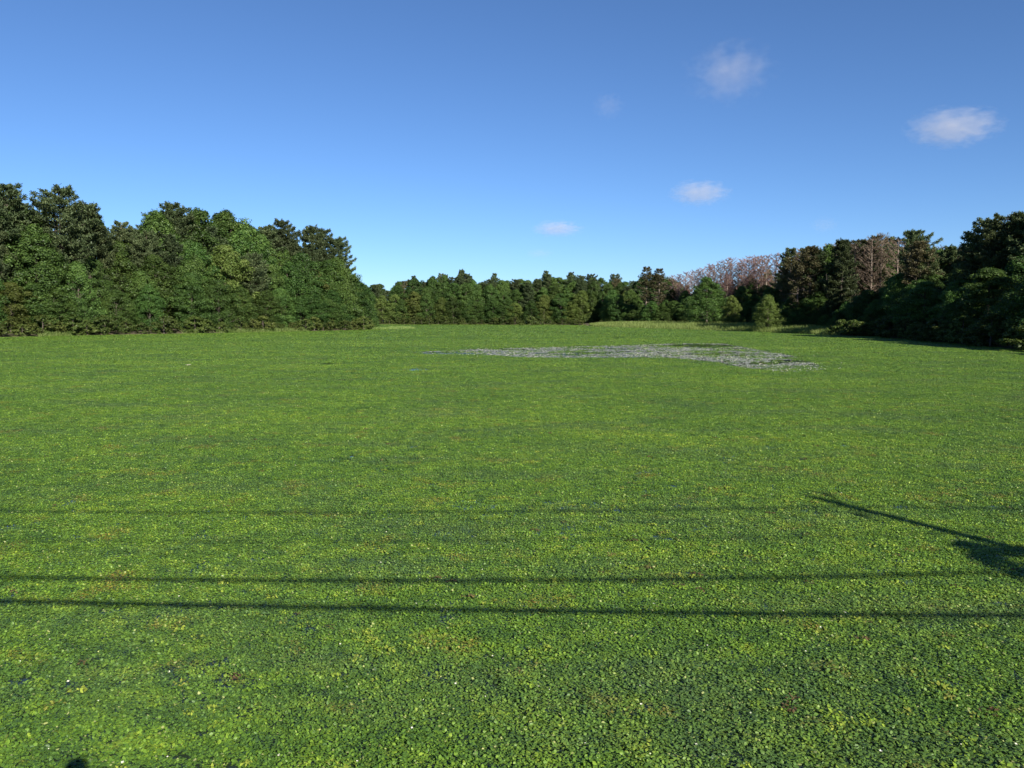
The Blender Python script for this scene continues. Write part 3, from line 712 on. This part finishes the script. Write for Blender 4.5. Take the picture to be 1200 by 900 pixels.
# a few bleached leaves
g3 = n.new('ShaderNodeMath'); g3.operation = 'GREATER_THAN'; l.new(wn1.outputs['Value'], g3.inputs[0]); g3.inputs[1].default_value = 0.988
mpe = n.new('ShaderNodeMapping'); mpe.inputs['Scale'].default_value = (0.45, 1.0, 1.0); mpe.inputs['Location'].default_value = (7, 3, 0); l.new(pos, mpe.inputs[0])
nE = noise(n, l, mpe.outputs[0], 0.42, 4.0, 0.62)
rE = ramp(n, [(0.47, (0, 0, 0)), (0.72, (0.45, 0.45, 0.45))]); l.new(nE.outputs['Fac'], rE.inputs[0])
dull = ramp(n, [(0.0, (0.042, 0.075, 0.048)), (1.0, (0.095, 0.130, 0.078))]); l.new(wn1.outputs['Value'], dull.inputs[0])
c1 = mix(n, l, rE.outputs[0], c1, dull.outputs[0])
c2 = mix(n, l, g3.outputs[0], c1, (0.34, 0.38, 0.14))
p = n.new('ShaderNodeBsdfPrincipled'); l.new(c2, p.inputs['Base Color']); p.inputs['Roughness'].default_value = 0.5; p.inputs['Specular IOR Level'].default_value = 0.32
tr = n.new('ShaderNodeBsdfTranslucent'); l.new(c2, tr.inputs['Color'])
ms = n.new('ShaderNodeMixShader'); ms.inputs[0].default_value = 0.2
l.new(p.outputs[0], ms.inputs[1]); l.new(tr.outputs[0], ms.inputs[2]); l.new(ms.outputs[0], out.inputs['Surface'])
M_LEAF = m

patch_col = bpy.data.collections.new('leaf_patches')      # not linked to the scene: only instanced
for i in range(12):
    me = leaf_patch(500 + i); me.materials.append(M_LEAF)
    patch_col.objects.link(bpy.data.objects.new('leaf_patch', me))

def instancer(name, coll, pts, scl, zscl, label, cat):
    me = bpy.data.meshes.new(name)
    me.vertices.add(len(pts)); me.vertices.foreach_set('co', np.ascontiguousarray(pts, dtype=np.float32).ravel())
    at = me.attributes.new('scl', 'FLOAT_VECTOR', 'POINT')
    at.data.foreach_set('vector', np.column_stack([scl, scl, zscl]).astype(np.float32).ravel())
    at = me.attributes.new('rot', 'FLOAT_VECTOR', 'POINT')
    at.data.foreach_set('vector', np.column_stack([np.zeros((len(pts), 2)), rng.uniform(0, 6.283, len(pts))]).astype(np.float32).ravel())
    o = new_obj(name, me)
    ng = bpy.data.node_groups.new(name, 'GeometryNodeTree')
    ng.interface.new_socket('Geometry', in_out='INPUT', socket_type='NodeSocketGeometry')
    ng.interface.new_socket('Geometry', in_out='OUTPUT', socket_type='NodeSocketGeometry')
    N_, L_ = ng.nodes, ng.links
    gi = N_.new('NodeGroupInput'); go = N_.new('NodeGroupOutput')
    ci = N_.new('GeometryNodeCollectionInfo'); ci.inputs['Collection'].default_value = coll
    ci.inputs['Separate Children'].default_value = True; ci.inputs['Reset Children'].default_value = True
    m2p = N_.new('GeometryNodeMeshToPoints')
    iop = N_.new('GeometryNodeInstanceOnPoints'); iop.inputs['Pick Instance'].default_value = True
    rv_ = N_.new('FunctionNodeRandomValue'); rv_.data_type = 'INT'
    rv_.inputs[4].default_value = 0; rv_.inputs[5].default_value = len(coll.objects) - 1
    na = N_.new('GeometryNodeInputNamedAttribute'); na.data_type = 'FLOAT_VECTOR'; na.inputs[0].default_value = 'scl'
    nr = N_.new('GeometryNodeInputNamedAttribute'); nr.data_type = 'FLOAT_VECTOR'; nr.inputs[0].default_value = 'rot'
    L_.new(gi.outputs[0], m2p.inputs['Mesh']); L_.new(m2p.outputs[0], iop.inputs['Points'])
    L_.new(ci.outputs[0], iop.inputs['Instance']); L_.new(rv_.outputs[2], iop.inputs['Instance Index'])
    L_.new(na.outputs[0], iop.inputs['Scale']); L_.new(nr.outputs[0], iop.inputs['Rotation'])
    L_.new(iop.outputs[0], go.inputs[0])
    md = o.modifiers.new('scatter', 'NODES'); md.node_group = ng
    return tag(o, label, cat, kind='stuff')

def in_poly(P, poly):
    poly = np.asarray(poly); inside = np.zeros(len(P), bool)
    for a, b in zip(poly, np.roll(poly, -1, axis=0)):
        c = (a[1] > P[:, 1]) != (b[1] > P[:, 1])
        with np.errstate(divide='ignore', invalid='ignore'):
            inside ^= c & (P[:, 0] < (b[0] - a[0]) * (P[:, 1] - a[1]) / (b[1] - a[1]) + a[0])
    return inside

def px_poly(pp): return np.array([G(*q_) for q_ in pp])
OPEN = px_poly([(470, 413.5), (560, 409), (640, 407), (720, 405), (800, 402.5), (850, 403), (880, 408), (930, 417), (960, 428), (968, 434), (920, 437), (870, 431), (830, 424), (780, 419.5), (700, 420), (620, 419.5), (560, 416), (500, 415.5)])
DARKW = px_poly([(770, 404.6), (800, 403.2), (845, 403.6), (868, 406), (840, 407.6), (800, 406.8)])
SLITS = [px_poly(s_) for s_ in ([(468, 432.0), (500, 431), (508, 433), (490, 435), (466, 434)], [(370, 425.5), (405, 425), (412, 427), (380, 428)], [(555, 386.6), (640, 389.0), (700, 391.0), (735, 393), (700, 392.6), (640, 390.4), (560, 387.6)],
                                [(715, 395), (735, 395), (738, 398), (712, 397.5)], [(456, 383.2), (490, 383.6), (500, 384.6), (470, 385), (450, 384.4)])]

pts = []
d = 5.2
while d < 372:
    s_ = max(0.132, d * 0.0035)
    half = d * 0.70 + 3.0
    xs = np.arange(-half, half, s_); row = np.column_stack([xs, np.full(len(xs), d)]) + rng.uniform(-0.5, 0.5, (len(xs), 2)) * s_
    pts.append(np.column_stack([row, np.full(len(xs), s_)]))
    d += s_
pts = np.concatenate(pts)
sd = pond_dist(pts[:, :2])
pts = pts[sd < -0.15]
sd = pond_dist(pts[:, :2])
X, Y = pts[:, 0], pts[:, 1]
keep = np.ones(len(pts))
op = in_poly(pts[:, :2], OPEN)
patchy = smooth_noise(X, Y, 2.6, 3) + 0.5 * smooth_noise(X * 0.6, Y * 0.25, 2.0, 5)
keep[op] = np.where(patchy[op] > 0.45, 0.34, 0.05)
keep[in_poly(pts[:, :2], DARKW)] = 0.015
for s_ in SLITS: keep[in_poly(pts[:, :2], s_)] = 0.15
loose = 0.55 * smooth_noise(X, Y, 1.3, 9) + 1.0 * smooth_noise(X, Y, 0.33, 6) + 0.5 * smooth_noise(X, Y, 5.0, 8)
keep = keep * np.clip(1.0 - 0.48 * np.clip(loose - 0.40, 0, 1) * (Y < 45), 0, 1)
pts = pts[rng.uniform(size=len(pts)) < keep]
sc_ = pts[:, 2] / 0.165 * rng.uniform(0.85, 1.2, len(pts))
instancer('floating_leaf_carpet', patch_col, np.column_stack([pts[:, :2], np.full(len(pts), 0.0)]), sc_, sc_ ** 0.75 * rng.uniform(0.7, 1.3, len(pts)),
          'carpet of small green floating leaves covering the pond', 'leaves')

# yellowing rosettes standing a little proud of the carpet, some gone rusty
def rosette(seed):
    r = np.random.default_rng(seed); Q = []
    for k in range(22):
        a = r.uniform(0, 6.28); rr_ = 0.10 * math.sqrt(r.uniform()) + 0.01; t = r.uniform(0.1, 0.6)
        c = np.array([rr_ * math.cos(a), rr_ * math.sin(a), 0.05 - 0.15 * rr_ + 0.01 * r.uniform()])
        d_ = np.array([math.cos(a) * math.cos(t), math.sin(a) * math.cos(t), math.sin(t) * r.choice([-1, 1])]) * r.uniform(0.018, 0.032)
        s_ = np.array([-math.sin(a), math.cos(a), r.normal(0, 0.3)]) * r.uniform(0.012, 0.02)
        Q.append([c - d_, c + s_, c + d_, c - s_])
    return quads_mesh('rosette', np.array(Q))
m, n, l, out = mat_new('yellowing_leaves')
info = n.new('ShaderNodeObjectInfo'); geo = n.new('ShaderNodeNewGeometry')
rp = ramp(n, [(0.0, (0.13, 0.23, 0.026)), (0.5, (0.20, 0.295, 0.034)), (0.86, (0.28, 0.33, 0.05)), (0.93, (0.13, 0.10, 0.04)), (1.0, (0.085, 0.052, 0.028))]); l.new(info.outputs['Random'], rp.inputs[0])
hs = n.new('ShaderNodeHueSaturation'); l.new(rp.outputs[0], hs.inputs['Color'])
mrv = n.new('ShaderNodeMapRange'); l.new(geo.outputs['Random Per Island'], mrv.inputs[0]); mrv.inputs[3].default_value = 0.6; mrv.inputs[4].default_value = 1.3; l.new(mrv.outputs[0], hs.inputs['Value'])
p = n.new('ShaderNodeBsdfPrincipled'); l.new(hs.outputs[0], p.inputs['Base Color']); p.inputs['Roughness'].default_value = 0.5; p.inputs['Specular IOR Level'].default_value = 0.3
tr = n.new('ShaderNodeBsdfTranslucent'); l.new(hs.outputs[0], tr.inputs['Color'])
ms = n.new('ShaderNodeMixShader'); ms.inputs[0].default_value = 0.25; l.new(p.outputs[0], ms.inputs[1]); l.new(tr.outputs[0], ms.inputs[2]); l.new(ms.outputs[0], out.inputs['Surface'])
rcol = bpy.data.collections.new('rosettes')
for i in range(6):
    me = rosette(640 + i); me.materials.append(m); rcol.objects.link(bpy.data.objects.new('rosette', me))
RP = np.column_stack([rng.uniform(-36, 36, 110000), rng.uniform(6, 46, 110000)])
RP = RP[np.abs(RP[:, 0]) < RP[:, 1] * 0.7 + 3]
cl = 0.7 * smooth_noise(RP[:, 0], RP[:, 1], 0.9, 21) + 0.7 * smooth_noise(RP[:, 0], RP[:, 1], 0.3, 22) + 0.5 * smooth_noise(RP[:, 0], RP[:, 1], 4.0, 23) + 0.012 * RP[:, 0]
RP = RP[rng.uniform(size=len(RP)) < np.clip(0.05 + 0.6 * (cl - 0.25), 0.03, 0.75) * np.clip(1.25 - RP[:, 1] / 42, 0.1, 1)]
rs = rng.uniform(0.4, 1.0, len(RP))
instancer('yellowing_leaf_rosettes', rcol, np.column_stack([RP, np.full(len(RP), 0.0)]), rs, rs, 'yellow-green and rusty leaf rosettes scattered through the green carpet', 'leaves')

# white lily flowers and pale upturned pads over the open water
def lily(seed):
    r = np.random.default_rng(seed); Q = []
    for k in range(11):
        a = k * 6.283 / 11 + r.normal(0, 0.1); t = 0.5 + 0.5 * (k % 2)
        dv = np.array([math.cos(a) * 0.8, math.sin(a) * 0.8, 0.45 + 0.35 * (k % 2)]); sv = np.array([-math.sin(a), math.cos(a), 0]) * 0.035
        Q.append([np.zeros(3), dv * 0.05 + sv, dv * 0.11, dv * 0.05 - sv])
    return quads_mesh('lily', np.array(Q) + np.array([0, 0, 0.03]))
m_fl = simple_mat('white_petals', (0.55, 0.55, 0.45), (0.78, 0.77, 0.66), 30, 0.5)
fcol = bpy.data.collections.new('lily_flowers')
for i in range(3):
    me = lily(600 + i); me.materials.append(m_fl); fcol.objects.link(bpy.data.objects.new('lily_flower', me))
def pad(seed):
    r = np.random.default_rng(seed); k = 10
    a = np.linspace(0.25, 6.03, k); V = np.column_stack([np.cos(a), np.sin(a), r.normal(0, 0.05, k)]) * 0.13 * r.uniform(0.9, 1.1, (k, 1))
    V = np.concatenate([[[0, 0, 0]], V]); f = [[0, i, i + 1] for i in range(1, k)]
    return mesh_np('lily_pad', V, np.array(f), 3)
m, n, l, out = mat_new('lily_pad_skin')
info = n.new('ShaderNodeObjectInfo'); rp = ramp(n, [(0.0, (0.14, 0.17, 0.11)), (0.5, (0.24, 0.26, 0.20)), (1.0, (0.42, 0.42, 0.35))]); l.new(info.outputs['Random'], rp.inputs[0])
p = n.new('ShaderNodeBsdfPrincipled'); l.new(rp.outputs[0], p.inputs['Base Color']); p.inputs['Roughness'].default_value = 0.5; p.inputs['Specular IOR Level'].default_value = 0.25; l.new(p.outputs[0], out.inputs['Surface'])
pcol = bpy.data.collections.new('lily_pads')
for i in range(4):
    me = pad(620 + i); me.materials.append(m); pcol.objects.link(bpy.data.objects.new('lily_pad', me))
PD = rng.uniform(OPEN.min(0) - 6, OPEN.max(0) + 6, (75000, 2))
PD = PD[in_poly(PD + rng.normal(0, 1.2, PD.shape), OPEN) & ~in_poly(PD, DARKW)]
PD = PD[smooth_noise(PD[:, 0], PD[:, 1], 2.2, 15) > -0.35]
pz = rng.uniform(0.6, 1.5, len(PD))
instancer('lily_pads', pcol, np.column_stack([PD, np.full(len(PD), 0.012)]), pz, pz, 'flat grey-green lily pads floating on the strip of open water', 'lily pads')
mn, mx = OPEN.min(0) - 4, OPEN.max(0) + 4
P2 = rng.uniform(mn, mx, (9000, 2))
P2 = P2[in_poly(P2, OPEN) | (in_poly(P2 + rng.normal(0, 2.0, P2.shape), OPEN) & (rng.uniform(size=len(P2)) < 0.4))]
P2 = P2[~in_poly(P2, DARKW)]
P2 = P2[(smooth_noise(P2[:, 0], P2[:, 1], 3.0, 12) > -0.1)]
P2 = P2[rng.uniform(size=len(P2)) < 0.65]
near = np.array([ground(rng.uniform(0, 1200), 420 + 480 * rng.uniform() ** 0.8)[:2] for _ in range(110)])
ns = np.concatenate([rng.uniform(0.3, 0.75, len(P2)), rng.uniform(0.08, 0.2, len(near))])
P2 = np.concatenate([P2, near])
instancer('water_lily_flowers', fcol, np.column_stack([P2, np.full(len(P2), 0.02)]), ns, ns, 'white water lily flowers dotting the strip of open water', 'flowers')

g0 = ground(218, 428.5)
T = Tubes(); T.add([(-0.55, 0, 0.05), (-0.1, 0.03, 0.09), (0.4, 0.0, 0.12), (0.75, -0.04, 0.2)], [0.05, 0.06, 0.05, 0.02], 7)
T.add([(0.1, 0.02, 0.1), (0.3, 0.15, 0.2)], [0.03, 0.012], 5)
lg = new_obj('driftwood', T.mesh('driftwood'), M_PALEBARK); lg.location = (g0[0], g0[1], 0); lg.rotation_euler = (0, 0, 0.15); lg.scale = (0.5, 0.5, 0.5)
tag(lg, 'short pale stick of driftwood lying on the leaf carpet', 'driftwood')

# ------------------------------------------------------------------ clouds
def cloud_mat(name, dens, nscale, thr):
    m, n, l, out = mat_new(name)
    tc = n.new('ShaderNodeTexCoord')
    nz = noise(n, l, tc.outputs['Object'], nscale, 7.0, 0.68)
    ln = n.new('ShaderNodeVectorMath'); ln.operation = 'LENGTH'; l.new(tc.outputs['Object'], ln.inputs[0])
    sub = n.new('ShaderNodeMath'); sub.operation = 'MULTIPLY_ADD'; l.new(ln.outputs['Value'], sub.inputs[0]); sub.inputs[1].default_value = -0.45; l.new(nz.outputs['Fac'], sub.inputs[2])
    mr = n.new('ShaderNodeMapRange'); l.new(sub.outputs[0], mr.inputs[0]); mr.inputs[1].default_value = thr; mr.inputs[2].default_value = thr + 0.24
    mr.inputs[3].default_value = 0.0; mr.inputs[4].default_value = dens
    pv = n.new('ShaderNodeVolumePrincipled'); pv.inputs['Color'].default_value = (0.82, 0.79, 0.80, 1); pv.inputs['Anisotropy'].default_value = 0.0
    l.new(mr.outputs[0], pv.inputs['Density']); l.new(pv.outputs[0], out.inputs['Volume'])
    return m
def ico():
    import bmesh
    bm = bmesh.new(); bmesh.ops.create_icosphere(bm, subdivisions=3, radius=1.0)
    me = bpy.data.meshes.new('cloud'); bm.to_mesh(me); bm.free(); return me
for i, (px, py, wpx, hpx, dens, thr, lab) in enumerate([
        (856, 84, 62, 44, 0.008, 0.10, 'wispy pale cloud highest in the sky'), (1118, 149, 60, 26, 0.016, 0.04, 'largest soft cloud, high over the shaded bank'), (820, 226, 40, 17, 0.016, 0.04, 'small flat cloud over the dead pines'),
        (653, 268, 34, 11, 0.016, 0.04, 'small oval cloud above the far shore'), (713, 124, 24, 20, 0.0025, 0.08, 'faint thin wisp alone in the blue sky'), (632, 297, 20, 7, 0.003, 0.05, 'faint small cloud just above the far shore trees'),
        (966, 264, 20, 12, 0.0022, 0.05, 'faint grey wisp close above the shaded bank trees')]):
    dvec = ray(px, py); t = 850.0 / dvec[2]; c = np.array([0, 0, CAM_H]) + dvec * t
    me = ico(); k = t / FPX
    me.materials.append(cloud_mat('cloud_vapour_%d' % i, dens * 0.21 * (200.0 / (wpx * k)), 3.0 + 0.2 * i, thr + 0.08))
    o = new_obj('cloud', me)
    o.location = c; o.scale = (wpx * k, wpx * k * 0.8, hpx * k)
    tag(o, lab, 'cloud', 'clouds')

# ------------------------------------------------------------------ roadside line that shades the water: poles, cables, a small tree, the photographer
def cast_from(px, py, y):
    """the point in the upright plane y whose shadow falls on the water at this pixel"""
    g = ground(px, py); s_ = (y - g[1]) / SUN[1]
    return g + SUN * s_
POLE_Y = -1.0
ptop = cast_from(948, 583, POLE_Y)
print('pole top', ptop)
def pole_thing(x, label):
    e = empty('utility_pole', (x, POLE_Y, 2.15)); hgt = ptop[2] - 2.15
    T = Tubes(); T.add([(0, 0, -0.5), (0, 0, hgt * 0.5), (0, 0, hgt)], [0.20, 0.17, 0.12], 12); new_obj('pole', T.mesh('pole'), M_POLE, e)
    A_ = Tubes(); A_.add([(0, -1.1, hgt - 0.45), (0, 1.1, hgt - 0.45)], [0.06, 0.06], 4); new_obj('crossarm', A_.mesh('crossarm'), M_POLE, e)
    for yy in (-0.95, 0.0, 0.95):
        I_ = Tubes(); I_.add([(0.1 if yy == 0 else 0, yy, hgt - 0.42), (0.1 if yy == 0 else 0, yy, hgt - 0.30), (0.1 if yy == 0 else 0, yy, hgt - 0.2)], [0.05, 0.07, 0.03], 8); new_obj('insulator', I_.mesh('insulator'), M_CERAMIC, e)
    S_ = Tubes(); S_.add([(0, 0, 4.6), (0, 0, 5.4)], [0.17, 0.17], 10); new_obj('cable_bracket', S_.mesh('cable_bracket'), M_METAL, e)
    return tag(e, label, 'utility pole', 'utility poles along the road')
px0 = float(ptop[0]); SPAN = 46.0
for k in (-2, -1, 0, 1):
    pole_thing(px0 + k * SPAN, 'timber utility pole beside the road on the causeway')
def cable(pixels, rad, label):
    pt = np.array([cast_from(*q_, POLE_Y) for q_ in pixels]); print('cable', pt.round(2).tolist())
    ca = np.polyfit(pt[:, 0], pt[:, 2], 2)
    z_l = np.polyval(ca, px0 - SPAN); z_r = np.polyval(ca, px0)
    T = Tubes()
    xs = np.linspace(px0 - SPAN, px0, 60); T.add(np.column_stack([xs, np.full(60, POLE_Y), np.polyval(ca, xs)]), np.full(60, rad), 7)
    for a, b, za, zb in ((px0, px0 + SPAN, z_r, z_r), (px0 - 2 * SPAN, px0 - SPAN, z_l, z_l)):
        u_ = np.linspace(0, 1, 30); T.add(np.column_stack([a + (b - a) * u_, np.full(30, POLE_Y), za + (zb - za) * u_ - 4 * 0.4 * u_ * (1 - u_)]), np.full(30, rad), 7)
    tag(new_obj('overhead_cable', T.mesh('overhead_cable'), M_RUBBER), label, 'cable')
cable([(0, 705), (600, 716), (1190, 722)], 0.042, 'lowest thick overhead cable along the road, shading the nearer dark line')
cable([(0, 677), (600, 681), (1140, 672)], 0.037, 'second thick overhead cable along the road, shading the second dark line')
cable([(0, 634), (600, 634), (1140, 624)], 0.014, 'thin wire hung between the thick cables and the topmost wire')
cable([(0, 600), (450, 601), (900, 596)], 0.028, 'topmost thin overhead wire along the road, shading the faint far line')

# roadside tree whose shadow enters at the right edge
tt = cast_from(1140, 646, 1.2); print('roadside tree', tt)
place_tree('roadside_tree', SPARSE, GB, float(tt[0]) + 0.3, 1.0, float(tt[2]) + 0.5, 20.6, 'small thin-leaved tree beside the utility pole on the causeway', 'tree', None, 1.5, 0)

# photographer
hp = cast_from(90, 888, -0.42); print('head top', hp)
def person(loc):
    px_, py_, ztop = loc
    J = dict(pel=(0, 0, 0.95), spine=(0, 0.0, 1.15), chest=(0, 0.0, 1.36), neck=(0, 0.02, 1.50), head=(0, 0.05, 1.60), crown=(0, 0.04, 1.69),
             hipL=(-0.10, 0, 0.90), kneL=(-0.11, 0.03, 0.50), ankL=(-0.12, 0, 0.09), toeL=(-0.14, 0.17, 0.045), hipR=(0.10, 0, 0.90), kneR=(0.11, 0.03, 0.50), ankR=(0.12, 0, 0.09), toeR=(0.14, 0.17, 0.045),
             shoL=(-0.19, 0.0, 1.40), elbL=(-0.25, 0.14, 1.18), wriL=(-0.09, 0.33, 1.42), hanL=(-0.05, 0.37, 1.50), shoR=(0.19, 0.0, 1.40), elbR=(0.25, 0.14, 1.18), wriR=(0.09, 0.33, 1.42), hanR=(0.05, 0.37, 1.50))
    rad = dict(pel=.155, spine=.14, chest=.155, neck=.055, head=.085, crown=.07, hip=.085, kne=.058, ank=.042, toe=.04, sho=.062, elb=.043, wri=.03, han=.035)
    E = [('pel', 'spine'), ('spine', 'chest'), ('chest', 'neck'), ('neck', 'head'), ('head', 'crown')]
    for s_ in 'LR': E += [('pel', 'hip' + s_), ('hip' + s_, 'kne' + s_), ('kne' + s_, 'ank' + s_), ('ank' + s_, 'toe' + s_), ('chest', 'sho' + s_), ('sho' + s_, 'elb' + s_), ('elb' + s_, 'wri' + s_), ('wri' + s_, 'han' + s_)]
    keys = list(J); me = bpy.data.meshes.new('person')
    me.from_pydata([J[k] for k in keys], [(keys.index(a), keys.index(b)) for a, b in E], [])
    e = empty('person', (px_, py_, ztop - 1.76))
    o = new_obj('body', me, None, e)
    sk = o.modifiers.new('skin', 'SKIN'); sk.use_smooth_shade = True
    for i_, k in enumerate(keys):
        sv = me.skin_vertices[0].data[i_]; r_ = rad.get(k, rad.get(k[:3])); sv.radius = (r_, r_ * (0.72 if k in ('pel', 'spine', 'chest') else 1)); sv.use_root = (k == 'pel')
    o.modifiers.new('sub', 'SUBSURF').levels = 2; o.modifiers['sub'].render_levels = 2
    m, n, l, out = mat_new('clothed_figure')
    tc = n.new('ShaderNodeTexCoord'); sp = n.new('ShaderNodeSeparateXYZ'); l.new(tc.outputs['Object'], sp.inputs[0])
    dv = n.new('ShaderNodeMath'); dv.operation = 'DIVIDE'; l.new(sp.outputs['Z'], dv.inputs[0]); dv.inputs[1].default_value = 1.8
    rp = ramp(n, [(0.0, (0.03, 0.03, 0.03)), (0.05, (0.05, 0.07, 0.13)), (0.53, (0.30, 0.31, 0.33)), (0.82, (0.45, 0.28, 0.2))], 'CONSTANT'); l.new(dv.outputs[0], rp.inputs[0])
    p = n.new('ShaderNodeBsdfPrincipled'); l.new(rp.outputs[0], p.inputs['Base Color']); p.inputs['Roughness'].default_value = 0.8; l.new(p.outputs[0], out.inputs['Surface'])
    me.materials.append(m)
    import bmesh
    bm = bmesh.new(); bmesh.ops.create_uvsphere(bm, u_segments=20, v_segments=12, radius=0.096)
    bmesh.ops.delete(bm, geom=[v_ for v_ in bm.verts if v_.co.z < -0.05 and v_.co.y > -0.03], context='VERTS')
    for v_ in bm.verts: v_.co.y *= 1.12; v_.co += Vector((0, 0.03, 1.665)) if True else 0
    hm = bpy.data.meshes.new('hair'); bm.to_mesh(hm); bm.free()
    new_obj('hair', hm, simple_mat('dark_hair', (0.02, 0.014, 0.01), (0.05, 0.035, 0.025), 60, 0.6), e)
    tag(e, 'person in a grey shirt and dark trousers photographing from the causeway', 'person')
# the photographer stands just behind the camera, feet on the causeway
person((float(np.clip(hp[0], -0.1, 0.35)), -0.47, 2.2 + 1.70))

n_obj = len(col.objects)
print('objects', n_obj, counts, 'patches', len(pts), 'flowers', len(P2))
